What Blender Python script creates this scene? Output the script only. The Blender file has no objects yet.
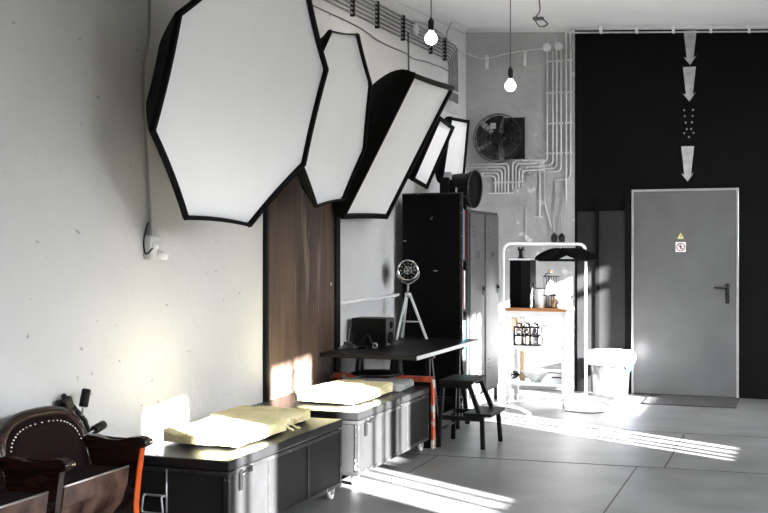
import bpy, bmesh, math, random
from mathutils import Vector, Matrix, noise
random.seed(7)
PI = math.pi
sc = bpy.context.scene
C = sc.collection
YB = 11.285          # back wall plane
XR = 6.0             # right wall plane

# ------------------------------------------------------------------ materials
def mat(name, col, rough=.6, metal=0., var=0., scale=6., bump=0., bscale=40., col2=None, lo=.35, hi=.65,
        stretch=(1, 1, 1), emis=None, trans=0., alpha=1., sheen=0., detail=6, spec=None):
    m = bpy.data.materials.new(name); m.use_nodes = True
    nt = m.node_tree; N = nt.nodes; L = nt.links
    b = N['Principled BSDF']
    b.inputs['Roughness'].default_value = rough
    b.inputs['Metallic'].default_value = metal
    b.inputs['Transmission Weight'].default_value = trans
    b.inputs['Alpha'].default_value = alpha
    if spec is not None: b.inputs['Specular IOR Level'].default_value = spec
    c = tuple(col) if hasattr(col, '__len__') else (col, col, col)
    if emis:
        b.inputs['Emission Color'].default_value = (1, .97, .9, 1)
        b.inputs['Emission Strength'].default_value = emis
    tc = N.new('ShaderNodeTexCoord'); mp = N.new('ShaderNodeMapping')
    mp.inputs['Scale'].default_value = stretch
    L.new(tc.outputs['Object'], mp.inputs['Vector'])
    nz = N.new('ShaderNodeTexNoise'); nz.inputs['Scale'].default_value = scale; nz.inputs['Detail'].default_value = detail
    L.new(mp.outputs[0], nz.inputs['Vector'])
    rp = N.new('ShaderNodeValToRGB')
    c2 = (tuple(col2) if hasattr(col2, '__len__') else (col2,) * 3) if col2 is not None else tuple(max(0, v * (1 - var)) for v in c)
    rp.color_ramp.elements[0].position = lo; rp.color_ramp.elements[0].color = (*c2, 1)
    rp.color_ramp.elements[1].position = hi; rp.color_ramp.elements[1].color = (*c, 1)
    L.new(nz.outputs['Fac'], rp.inputs['Fac'])
    L.new(rp.outputs['Color'], b.inputs['Base Color'])
    if bump:
        n2 = N.new('ShaderNodeTexNoise'); n2.inputs['Scale'].default_value = bscale; n2.inputs['Detail'].default_value = 8
        L.new(mp.outputs[0], n2.inputs['Vector'])
        bp = N.new('ShaderNodeBump'); bp.inputs['Strength'].default_value = bump; bp.inputs['Distance'].default_value = .02
        L.new(n2.outputs['Fac'], bp.inputs['Height']); L.new(bp.outputs[0], b.inputs['Normal'])
    return m

def spots(m, col, scale, thr, soft=.03, stretch=(1, 1, 1), seed=0.):
    """adds flecks of another colour (chips, scratches, scuffs) over a material"""
    nt = m.node_tree; N = nt.nodes; L = nt.links; b = N['Principled BSDF']
    src = b.inputs['Base Color'].links[0].from_socket
    tc = N.new('ShaderNodeTexCoord'); mp = N.new('ShaderNodeMapping')
    mp.inputs['Scale'].default_value = stretch; mp.inputs['Location'].default_value = (seed, seed * 2, seed * 3)
    L.new(tc.outputs['Object'], mp.inputs['Vector'])
    nz = N.new('ShaderNodeTexNoise'); nz.inputs['Scale'].default_value = scale; nz.inputs['Detail'].default_value = 3
    L.new(mp.outputs[0], nz.inputs['Vector'])
    rp = N.new('ShaderNodeValToRGB')
    rp.color_ramp.elements[0].position = thr; rp.color_ramp.elements[0].color = (0, 0, 0, 1)
    rp.color_ramp.elements[1].position = thr + soft; rp.color_ramp.elements[1].color = (1, 1, 1, 1)
    L.new(nz.outputs['Fac'], rp.inputs['Fac'])
    mx = N.new('ShaderNodeMix'); mx.data_type = 'RGBA'
    L.new(rp.outputs['Color'], mx.inputs[0]); L.new(src, mx.inputs[6]); mx.inputs[7].default_value = (*col, 1)
    L.new(mx.outputs[2], b.inputs['Base Color'])
    return m

M = {}
M['plaster'] = spots(mat('left wall plaster', .56, .85, var=.08, scale=1.2, bump=.5, bscale=11), (.3, .3, .3), 14, .70, .03, (1, .9, 1.6), 3.)
M['plaster_grey'] = spots(mat('back wall grey plaster', .36, .85, var=.2, scale=1.6, bump=.9, bscale=10), (.52, .52, .52), 5, .66, .04, (1, 1, 1), 1.)
M['plaster_side'] = mat('side wall plaster', .35, .9, var=.05, scale=2)
M['blackpaint'] = mat('black wall paint', .0035, .9, var=.3, scale=2, spec=.1)
M['blackpaint2'] = mat('black door paint', .012, .55, var=.3, scale=3, spec=.3)
M['ceiling'] = mat('ceiling paint', .9, .9, var=.06, scale=2, bump=.1, bscale=14)
M['concrete'] = spots(mat('grey painted concrete', .145, .45, var=.36, scale=2.2, bump=.1, bscale=30, detail=10), (.07, .07, .07), 16, .71, .03, (1, 1, 1), 5.)
M['seam'] = mat('dark floor joint', .05, .9)
M['white'] = mat('white paint', .82, .4, var=.04)
M['diffuser'] = mat('white diffusion cloth', (.92, .92, .925), .9, var=.02, scale=4, bump=.06, bscale=5, spec=.1)
M['blackcloth'] = mat('black nylon cloth', .002, .8, var=.3, scale=20, spec=.15)
M['black'] = mat('black plastic', .006, .45, var=.3, scale=15, spec=.25)
M['blackmatte'] = mat('black matte', .003, .8, var=.3, spec=.08)
M['blackmetal'] = mat('black painted metal', .006, .5, var=.3, scale=8, bump=.05, spec=.2)
M['case'] = spots(mat('black painted case panel', .018, .5, var=.3, scale=4, bump=.05, bscale=60, spec=.1), (.12, .12, .12), 30, .76, .02, (1, 1, 1), 2.)
M['lid'] = mat('glossy black lid', .012, .3, var=.3, scale=4, spec=.4)
M['edge'] = spots(mat('worn dark metal edging', .03, .4, metal=.3, var=.4, scale=14), (.3, .3, .3), 24, .64, .05)
M['chrome'] = mat('chrome', .75, .2, metal=1., var=.1)
M['steel'] = mat('brushed steel', .55, .35, metal=.8, var=.15, scale=10)
M['door'] = mat('grey door paint', .115, .38, var=.16, scale=3.5, bump=.03, bscale=80, metal=.25)
M['lockergrey'] = mat('grey locker paint', .095, .45, var=.2, scale=6)
M['lockerdark'] = mat('dark locker body', .05, .5, var=.2)
M['fansteel'] = mat('dark fan metal', .07, .25, metal=.8, var=.3, scale=10)
M['conduitdark'] = mat('dull dark conduit', .2, .5, var=.3, scale=12)  # shade on the left wall bundle, put into a darker conduit colour
M['conduit'] = mat('grey conduit', .6, .45, var=.2, scale=12)
M['cable'] = mat('dark cable', .1, .5)
M['greycable'] = mat('grey cable', .32, .5)
M['scratched'] = spots(mat('scuffed black board', .003, .5, var=.3, scale=6, spec=.1), (.35, .35, .35), 7, .725, .02, (1, 1, 2.2), 4.)
M['rust'] = spots(spots(mat('brown weathered wood', (.10, .064, .047), .55, scale=3.2, col2=(.03, .018, .014), bump=.25, bscale=18, stretch=(1, 2.2, .35), lo=.3, hi=.7),
                  (.17, .13, .105), 3, .60, .12, (1, 3, .3), 7.), (.02, .014, .012), 7, .66, .05, (1, 2, .8), 2.)
M['darkwood'] = mat('dark varnished wood', (.028, .011, .008), .25, scale=8, col2=(.009, .004, .003), stretch=(1, 1, 5), bump=.04, spec=.35)
M['apron'] = mat('worn brown leather board', (.13, .075, .055), .3, scale=9, col2=(.025, .01, .008), bump=.15, bscale=30)
M['upholstery'] = mat('dark brown upholstery', (.012, .005, .0055), .85, scale=50, col2=(.006, .0025, .003), bump=.2, bscale=120, spec=.1)
M['orangewood'] = mat('orange varnished wood', (.75, .16, .035), .35, scale=10, col2=(.5, .07, .015), stretch=(1, 1, .2))
M['brass'] = mat('nail heads', (.7, .66, .6), .25, metal=1.)
M['fleece'] = mat('yellow fleece', (.76, .69, .42), .95, scale=7, col2=(.62, .54, .28), bump=.6, bscale=55, spec=.1)
M['fleece2'] = mat('pale yellow fleece', (.78, .72, .46), .95, scale=7, col2=(.66, .58, .3), bump=.6, bscale=55, spec=.1)
M['greycloth'] = mat('grey felt', .36, .95, var=.25, scale=9, bump=.4, bscale=60, spec=.1)
M['desk'] = mat('black desk top', .003, .45, spec=.15, var=.3, scale=5)
M['deskedge'] = mat('pale desk edging', .5, .4, var=.2)
M['barrier'] = spots(mat('orange barrier paint', (.62, .10, .03), .5, scale=12, col2=(.3, .04, .02)), (.45, .44, .43), 11, .50, .02, (1, 1, 1), 3.)
M['butcher'] = mat('oiled wood', (.55, .24, .09), .4, scale=6, col2=(.36, .14, .05), stretch=(.4, 4, 4))
M['wood'] = mat('pale wood', (.62, .46, .3), .5, scale=6, col2=(.5, .35, .2), stretch=(4, 4, .5))
M['glass'] = mat('clear glass', .95, .05, trans=1.)
M['plasticclear'] = mat('clear plastic', .3, .12, trans=.3, alpha=.3, var=.5, scale=2, stretch=(6, 6, .4))
M['bag2'] = mat('thin white bag film', .4, .4, alpha=.3, var=.7, scale=5, bump=.8, bscale=8, stretch=(3, 3, .6), lo=.42, hi=.55)
M['bag'] = mat('white plastic bag', .85, .35, var=.05, bump=.6, bscale=12)
M['blue'] = mat('blue plastic', (.02, .12, .45), .4)
M['teal'] = mat('teal cover', (.03, .38, .42), .5)
M['red'] = mat('red cover', (.35, .04, .03), .5)
M['paper'] = mat('white paper', .8, .7)
M['bulb'] = mat('glowing bulb', .9, .3, emis=14)
M['arrow'] = spots(mat('grey stencil paint', .42, .8, var=.3, scale=14), (.1, .1, .1), 30, .66, .05)
M['signwhite'] = mat('sign white', (.8, .74, .74), .5)
M['signdark'] = mat('sign dark red', (.14, .04, .05), .5)
M['signyellow'] = mat('sign yellow', (.62, .58, .22), .5)
M['mat'] = mat('grey doormat', .035, .9, var=.4, scale=3, bump=.6, bscale=70, stretch=(.3, 6, 1))
M['pipe'] = mat('white enamel tube', .8, .3, var=.05)
M['bluesleeve'] = M['blue']

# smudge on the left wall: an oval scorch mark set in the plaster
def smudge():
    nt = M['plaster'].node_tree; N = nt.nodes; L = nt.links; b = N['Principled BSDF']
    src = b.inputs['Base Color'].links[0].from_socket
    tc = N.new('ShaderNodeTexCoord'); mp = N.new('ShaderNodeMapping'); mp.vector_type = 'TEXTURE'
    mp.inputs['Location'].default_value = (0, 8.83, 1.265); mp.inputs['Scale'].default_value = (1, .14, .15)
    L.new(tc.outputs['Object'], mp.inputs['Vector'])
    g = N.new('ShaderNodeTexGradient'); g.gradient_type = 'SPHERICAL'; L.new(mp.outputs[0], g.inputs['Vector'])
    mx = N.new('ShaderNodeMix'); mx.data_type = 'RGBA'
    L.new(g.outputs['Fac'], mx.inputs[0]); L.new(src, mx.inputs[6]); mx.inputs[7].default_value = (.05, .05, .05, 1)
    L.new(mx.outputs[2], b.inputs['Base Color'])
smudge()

# ------------------------------------------------------------------ mesh helpers
def nb(): return bmesh.new()
def box(bm, lo, hi, bev=0., rot=None, pivot=None, seg=2):
    r = bmesh.ops.create_cube(bm, size=1)
    vs = r['verts']; lo = Vector(lo); hi = Vector(hi); s = hi - lo; c = (lo + hi) / 2
    for v in vs: v.co = Vector((v.co.x * s.x, v.co.y * s.y, v.co.z * s.z)) + c
    if bev:
        es = list({e for v in vs for e in v.link_edges})
        r = bmesh.ops.bevel(bm, geom=es, offset=bev, segments=seg, profile=.6, affect='EDGES', clamp_overlap=True)
        vs = list({v for f in r['faces'] for v in f.verts} | {v for v in vs if v.is_valid})
    if rot is not None:
        p = Vector(pivot) if pivot is not None else c
        for v in vs: v.co = rot @ (v.co - p) + p
    return vs
def frame_of(d):
    d = d.normalized(); a = Vector((0, 0, 1)) if abs(d.z) < .9 else Vector((1, 0, 0))
    u = d.cross(a).normalized(); return u, d.cross(u).normalized()
def tube(bm, pts, r, seg=8, cap=True, sq=False):
    pts = [Vector(p) for p in pts]; n = len(pts)
    rs = r if hasattr(r, '__len__') else [r] * n
    tang = [(pts[min(i + 1, n - 1)] - pts[max(i - 1, 0)]).normalized() for i in range(n)]
    u, w = frame_of(tang[0]); rings = []
    for i in range(n):
        if i:
            u = (u - tang[i] * u.dot(tang[i])).normalized(); w = tang[i].cross(u)
        ring = []
        for k in range(seg):
            a = 2 * PI * (k + (.5 if sq else 0)) / seg
            ring.append(bm.verts.new(pts[i] + (u * math.cos(a) + w * math.sin(a)) * rs[i]))
        rings.append(ring)
    for i in range(n - 1):
        for k in range(seg):
            f = bm.faces.new((rings[i][k], rings[i][(k + 1) % seg], rings[i + 1][(k + 1) % seg], rings[i + 1][k])); f.smooth = not sq
    if cap:
        try:
            bm.faces.new(rings[0][::-1]); bm.faces.new(rings[-1])
        except ValueError: pass
def fillet(pts, r, n=5):
    pts = [Vector(p) for p in pts]; out = [pts[0]]
    for i in range(1, len(pts) - 1):
        a, b, c = pts[i - 1], pts[i], pts[i + 1]
        d1 = (a - b); d2 = (c - b); rr = min(r, d1.length * .48, d2.length * .48)
        p = b + d1.normalized() * rr; q = b + d2.normalized() * rr
        for k in range(n + 1):
            t = k / n; out.append(p * (1 - t) ** 2 + b * 2 * t * (1 - t) + q * t * t)
    out.append(pts[-1]); return out
def spline(pts, n=6):
    pts = [Vector(p) for p in pts]; P = [pts[0]] + pts + [pts[-1]]; out = []
    for i in range(1, len(P) - 2):
        for k in range(n):
            t = k / n; a, b, c, d = P[i - 1:i + 3]
            out.append(.5 * ((2 * b) + (c - a) * t + (2 * a - 5 * b + 4 * c - d) * t * t + (3 * b - a - 3 * c + d) * t ** 3))
    out.append(pts[-1]); return out
def cyl(bm, a, b, r, r2=None, seg=20, cap=True):
    a = Vector(a); b = Vector(b); u, w = frame_of(b - a); r2 = r if r2 is None else r2; rings = []
    for p, rr in ((a, r), (b, r2)):
        rings.append([bm.verts.new(p + (u * math.cos(2 * PI * k / seg) + w * math.sin(2 * PI * k / seg)) * rr) for k in range(seg)])
    for k in range(seg):
        f = bm.faces.new((rings[0][k], rings[0][(k + 1) % seg], rings[1][(k + 1) % seg], rings[1][k])); f.smooth = True
    if cap: bm.faces.new(rings[0][::-1]); bm.faces.new(rings[1])
def lathe(bm, o, axis, prof, seg=24):
    """prof: list of (distance along axis, radius)"""
    o = Vector(o); d = Vector(axis).normalized(); u, w = frame_of(d); prev = None
    for (t, r) in prof:
        ring = [bm.verts.new(o + d * t + (u * math.cos(2 * PI * k / seg) + w * math.sin(2 * PI * k / seg)) * max(r, 1e-4)) for k in range(seg)]
        if prev:
            for k in range(seg):
                f = bm.faces.new((prev[k], prev[(k + 1) % seg], ring[(k + 1) % seg], ring[k])); f.smooth = True
        prev = ring
def torus(bm, c, axis, R, r, seg=32, s2=8):
    c = Vector(c); u, w = frame_of(Vector(axis)); d = Vector(axis).normalized(); rings = []
    for k in range(seg):
        a = 2 * PI * k / seg; e = u * math.cos(a) + w * math.sin(a)
        rings.append([bm.verts.new(c + e * (R + r * math.cos(2 * PI * j / s2)) + d * r * math.sin(2 * PI * j / s2)) for j in range(s2)])
    for k in range(seg):
        for j in range(s2):
            f = bm.faces.new((rings[k][j], rings[k][(j + 1) % s2], rings[(k + 1) % seg][(j + 1) % s2], rings[(k + 1) % seg][j])); f.smooth = True
def prism(bm, poly, dvec):
    """poly: 3-D points; extrude by dvec"""
    d = Vector(dvec); a = [bm.verts.new(Vector(p)) for p in poly]; b = [bm.verts.new(Vector(p) + d) for p in poly]
    n = len(a); bm.faces.new(a[::-1]); bm.faces.new(b)
    for k in range(n): bm.faces.new((a[k], a[(k + 1) % n], b[(k + 1) % n], b[k]))

def root_of(o):
    while o.parent: o = o.parent
    return o
def part(name, bm, m, parent=None, local=False, label=None):
    """link a bmesh as one mesh object; coordinates are world unless local"""
    bmesh.ops.recalc_face_normals(bm, faces=bm.faces)
    if parent is not None and not local:
        off = Matrix.Translation(root_of(parent).location).inverted()
        bmesh.ops.transform(bm, matrix=off, verts=bm.verts)
    me = bpy.data.meshes.new(name); bm.to_mesh(me); bm.free()
    for mm in (m if isinstance(m, (list, tuple)) else [m]): me.materials.append(mm)
    o = bpy.data.objects.new(name, me); C.objects.link(o)
    if parent is not None: o.parent = parent
    if label: o['label'] = label
    return o
def islands(bm):
    seen = set(); out = []
    for v in bm.verts:
        if v in seen: continue
        st = [v]; seen.add(v); comp = []
        while st:
            q = st.pop(); comp.append(q)
            for e in q.link_edges:
                o = e.other_vert(q)
                if o not in seen: seen.add(o); st.append(o)
        out.append(comp)
    return out
def parts(name, bm, m, parent, label=None):
    """link each loose piece of a bmesh as an object of its own"""
    for comp in islands(bm):
        nbm = bmesh.new(); mp = {v: nbm.verts.new(v.co) for v in comp}; fs = {f for v in comp for f in v.link_faces}
        for f in fs:
            g = nbm.faces.new([mp[v] for v in f.verts]); g.smooth = f.smooth
        part(name, nbm, m, parent, label=label)
    bm.free()
def thing(name, label, cat, loc, group=None, rotz=0.):
    o = bpy.data.objects.new(name, None); C.objects.link(o); o.location = loc; o.rotation_euler = (0, 0, rotz)
    o.empty_display_size = .1
    o['label'] = label; o['category'] = cat
    if group: o['group'] = group
    return o
def solo(name, bm, m, label, cat, group=None):
    """a thing that is one mesh; its origin is put at its middle"""
    cs = [v.co.copy() for v in bm.verts]
    c = Vector([(min(v[i] for v in cs) + max(v[i] for v in cs)) / 2 for i in range(3)])
    bmesh.ops.translate(bm, vec=-c, verts=bm.verts)
    o = part(name, bm, m); o.location = c; o['label'] = label; o['category'] = cat
    if group: o['group'] = group
    return o
def struct(name, bm, m, parent=None):
    o = part(name, bm, m, parent)
    if parent is None: o['kind'] = 'structure'
    return o
def dup(root, loc, rotz, label, group=None):
    r = root.copy(); C.objects.link(r); r.location = loc; r.rotation_euler = (0, 0, rotz); r['label'] = label
    if group: r['group'] = group
    for ch in list(root.children):
        c = ch.copy(); C.objects.link(c); c.parent = r
        for g in ch.children:
            d = g.copy(); C.objects.link(d); d.parent = c
    return r

# ------------------------------------------------------------------ room shell
def ceil_z(x, y): return 3.845 - .064 * x - .055 * (YB - y)
Y0 = -3.0
b = nb(); box(b, (-.2, Y0 - .2, -.2), (XR + .2, YB + .2, 0)); struct('floor', b, M['concrete'])
b = nb(); box(b, (-.2, Y0 - .2, 0), (0, YB + .2, 4.0)); struct('wall_left', b, M['plaster'])
b = nb(); box(b, (-.2, Y0 - .2, 0), (XR + .2, Y0, 4.0)); struct('wall_front', b, M['plaster_side'])
b = nb()
XBK = 1.173
box(b, (0, YB, 0), (XBK, YB + .2, 4.0))
n0 = len(b.faces)
box(b, (XBK, YB - .004, 0), (XR, YB + .2, 4.0))
b.faces.ensure_lookup_table()
for f in b.faces[n0:]: f.material_index = 1
struct('wall_back', b, [M['plaster_grey'], M['blackpaint']])
b = nb()
vs = [b.verts.new((x, y, ceil_z(x, y))) for x, y in ((-.2, Y0 - .2), (XR + .2, Y0 - .2), (XR + .2, YB + .2), (-.2, YB + .2))]
vt = [b.verts.new(v.co + Vector((0, 0, .25))) for v in vs]
b.faces.new(vs[::-1]); b.faces.new(vt)
for k in range(4): b.faces.new((vs[k], vs[(k + 1) % 4], vt[(k + 1) % 4], vt[k]))
struct('ceiling', b, M['ceiling'])
# rounded cove strips where the ceiling meets the walls
def cove(p, q, e1, e2, r):
    bm = nb(); p = Vector(p); q = Vector(q); e1 = Vector(e1); e2 = Vector(e2); ra = []
    for base in (p, q):
        ring = [bm.verts.new(base)]
        for k in range(7):
            a = k / 6 * PI / 2; ring.append(bm.verts.new(base + e1 * r * (1 - math.sin(a)) + e2 * r * (1 - math.cos(a))))
        ra.append(ring)
    for k in range(8):
        f = bm.faces.new((ra[0][k], ra[0][(k + 1) % 8], ra[1][(k + 1) % 8], ra[1][k])); f.smooth = True
    bm.faces.new(ra[0][::-1]); bm.faces.new(ra[1]); return bm
struct('trim_1', cove((0, Y0, ceil_z(0, Y0)), (0, YB, ceil_z(0, YB)), (1, 0, 0), (0, 0, -1), .07), M['ceiling'])
struct('trim_2', cove((0, YB, ceil_z(0, YB) + .01), (XR, YB, ceil_z(XR, YB) + .01), (0, -1, 0), (0, 0, -1), .06), M['ceiling'])

# right wall with unseen windows; sills and slits shaped to place sun patches
WINS = [(1.60, 2.15, 1.2, 3.06, (1.81,)), (3.10, 3.86, 1.60, 3.04, (3.53,)), (3.86, 4.235, 1.98, 2.52, (4.02,)), (4.235, 4.33, 1.60, 2.52, ()),
        (5.95, 6.72, 1.16, 2.99, (6.09, 6.23, 6.37, 6.55)), (7.36, 8.76, 1.5, 3.08, (8.25,))]
b = nb(); yprev = Y0 - .2
for (a, c2, z0, z1, _) in WINS:
    box(b, (XR, yprev, 0), (XR + .2, a, 4.0)); box(b, (XR, a, 0), (XR + .2, c2, z0)); box(b, (XR, a, z1), (XR + .2, c2, 4.0)); yprev = c2
box(b, (XR, yprev, 0), (XR + .2, YB + .2, 4.0))
struct('wall_right', b, M['plaster_side'])
for i, (a, c2, z0, z1, bars) in enumerate(WINS):
    b = nb()
    fw = .01 if i in (2, 3) else .025
    for lo, hi in (((XR + .0, a, z0), (XR + .04, a + fw, z1)), ((XR, c2 - fw, z0), (XR + .04, c2, z1)), ((XR, a, z0), (XR + .04, c2, z0 + .025)), ((XR, a, z1 - .025), (XR + .04, c2, z1))):
        box(b, lo, hi)
    hb = .028 if i == 4 else .017
    for yb in bars: box(b, (XR + .0, yb - hb, z0), (XR + .03, yb + hb, z1))
    if i == 1: box(b, (XR, 3.693, z0), (XR + .03, 3.727, 2.6))
    if i == 5: box(b, (XR, a, 2.78), (XR + .03, c2, 2.86))
    struct('window_%d' % (i + 1), b, M['white'])

# floor joints
b = nb()
def seamline(p, q, w=.006):
    p = Vector(p); q = Vector(q); d = (q - p).normalized(); nrm = Vector((-d.y, d.x, 0)) * w
    f = [b.verts.new(v) for v in (p - nrm, q - nrm, q + nrm, p + nrm)]
    g = [b.verts.new(v.co + Vector((0, 0, .0015))) for v in f]
    b.faces.new(g); b.faces.new(f[::-1])
    for k in range(4): b.faces.new((f[k], f[(k + 1) % 4], g[(k + 1) % 4], g[k]))
seamline((.4, 7.33, 0), (3.13, 7.495, 0), .006); seamline((3.13, 7.495, 0), (6, 7.67, 0)); seamline((2.478, 7.46, 0), (2.482, 8.95, 0), .007)
seamline((.93, 7.36, 0), (.93, 6.0, 0), .004); seamline((0, 8.95, 0), (6, 8.95, 0), .003); seamline((2.3, 7.44, 0), (2.3, 4, 0), .004)
struct('trim_3', b, M['seam'])

# grey steel door in the black wall
DX0, DX1, DZ = 1.775, 2.769, 2.05
d = nb(); box(d, (DX0, YB - .03, .01), (DX1, YB - .006, DZ), .004); door = struct('door_1', d, M['door'])
b = nb()
for lo, hi in (((DX0 - .022, YB - .036, 0), (DX0, YB - .004, DZ + .022)), ((DX1, YB - .036, 0), (DX1 + .022, YB - .004, DZ + .022)), ((DX0, YB - .036, DZ), (DX1, YB - .004, DZ + .022))): box(b, lo, hi, .004)
part('door_frame', b, M['steel'], door)
b = nb(); box(b, (2.665, YB - .042, .93), (2.705, YB - .028, 1.13), .008)
cyl(b, (2.685, YB - .04, 1.09), (2.685, YB - .085, 1.09), .011)
tube(b, fillet([(2.685, YB - .08, 1.09), (2.56, YB - .08, 1.09)], .02), .011)
cyl(b, (2.685, YB - .04, .98), (2.685, YB - .05, .98), .012)
part('door_handle', b, M['black'], door, label='black lever handle')
# black double panel beside it
d = nb(); box(d, (1.20, YB - .03, 0), (1.385, YB - .004, 1.86), .003); door2 = struct('door_2', d, M['blackpaint2'])
b = nb(); box(b, (1.425, YB - .03, 0), (1.69, YB - .004, 1.86), .003); part('leaf', b, M['blackpaint2'], door2)
b = nb(); box(b, (1.388, YB - .055, 0), (1.422, YB - .004, 2.0), .006); part('centre_strip', b, M['blackpaint'], door2)
b = nb(); box(b, (1.69, YB - .045, 0), (1.745, YB - .004, 2.06), .004); part('side_post', b, M['blackpaint'], door2)
# outline of a bricked-up opening on the back wall
b = nb()
for lo, hi in (((.02, YB - .012, 1.925), (.65, YB, 1.94)), ((.645, YB - .012, .05), (.66, YB, 1.94))): box(b, lo, hi, .002)
struct('trim_4', b, M['plaster_grey'])

# ------------------------------------------------------------------ signs and stencils
def arrow(x, z0, z1, w, name='arrow_marking', label=''):
    bm = nb(); hw = w / 2; hd = .07; y = YB - .004
    poly = [(x - hw, z1), (x + hw, z1 - .002), (x + hw * .52, z0 + hd), (x + hw * 1.0, z0 + hd + .022), (x, z0), (x - hw * 1.0, z0 + hd + .012), (x - hw * .52, z0 + hd)]
    prism(bm, [(px, y, pz) for px, pz in poly], (0, -.002, 0)); return solo(name, bm, M['arrow'], label, 'arrow', None)
arrow(2.327, 3.31, 3.655, .125, label='grey stencilled arrow pointing down, topmost on the black wall just under the ceiling')
arrow(2.320, 2.945, 3.292, .125, label='grey stencilled arrow on the black wall, between the top arrow and the dotted arrow')
arrow(2.303, 2.145, 2.50, .125, label='grey stencilled arrow on the black wall right above the grey steel door')
t = thing('dotted_arrow', 'arrow made of small pale dots on the black wall between solid grey arrows', 'arrow', (2.315, YB - .004, 2.59))
for px, pz in ((-.045, 2.86), (.04, 2.86), (-.04, 2.80), (.035, 2.80), (-.03, 2.735), (.03, 2.735), (-.02, 2.67), (.022, 2.67), (-.045, 2.63), (.045, 2.63), (0, 2.59)):
    b = nb(); cyl(b, (2.315 + px, YB - .004, pz), (2.315 + px, YB - .006, pz), .009, seg=12); part('dot', b, M['arrow'], t)
# prohibition sign
yd = YB - .030
s = thing('prohibition_sign', 'small square white sign with a dark crossed circle on the grey door', 'sign', (2.238, yd, 1.49))
b = nb(); box(b, (2.188, yd - .002, 1.44), (2.288, yd, 1.54)); part('plate', b, M['signwhite'], s)
b = nb(); torus(b, (2.238, yd - .003, 1.49), (0, 1, 0), .038, .0045, 28, 6)
tube(b, [(2.211, yd - .003, 1.517), (2.265, yd - .003, 1.463)], .0045, 6); part('crossed_circle', b, M['signdark'], s)
b = nb(); box(b, (2.233, yd - .003, 1.468), (2.244, yd, 1.502)); cyl(b, (2.238, yd, 1.510), (2.238, yd - .003, 1.510), .007, seg=10)
box(b, (2.222, yd - .003, 1.49), (2.254, yd, 1.496)); part('figure', b, M['signdark'], s)
s = thing('warning_sign', 'tiny yellow triangular warning sticker above the white sign on the door', 'sign', (2.238, yd, 1.59))
b = nb(); prism(b, [(2.205, yd, 1.572), (2.271, yd, 1.572), (2.238, yd, 1.632)], (0, -.002, 0)); part('plate', b, M['signyellow'], s)
b = nb(); prism(b, [(2.24, yd - .002, 1.618), (2.229, yd - .002, 1.597), (2.238, yd - .002, 1.597), (2.234, yd - .002, 1.578), (2.247, yd - .002, 1.603), (2.238, yd - .002, 1.603)], (0, -.001, 0)); part('lightning_mark', b, M['signdark'], s)

# doormat
b = nb(); box(b, (1.95, 10.52, 0), (2.80, 11.22, .012), .004); solo('doormat', b, M['mat'], 'dark grey ribbed doormat on the floor in front of the steel door', 'mat')

# ------------------------------------------------------------------ wooden panel on left wall
t = thing('wooden_panel', 'tall brown weathered wood panel standing against the white left wall', 'panel', (0, 7.06, 0))
b = nb(); box(b, (0, 6.50, 0), (.022, 7.62, 2.3), .003); part('board', b, M['rust'], t)
b = nb(); box(b, (0, 6.465, 0), (.03, 6.50, 2.33), .003); part('edge_strip', b, M['blackmetal'], t)
b = nb(); box(b, (0, 7.62, 0), (.04, 7.70, 2.33), .003); part('edge_strip', b, M['blackmetal'], t)
b = nb()
for z in (.5, 1.2, 1.9): cyl(b, (.022, 7.55, z), (.03, 7.55, z), .012, seg=10)
parts('bolt', b, M['steel'], t)

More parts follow.
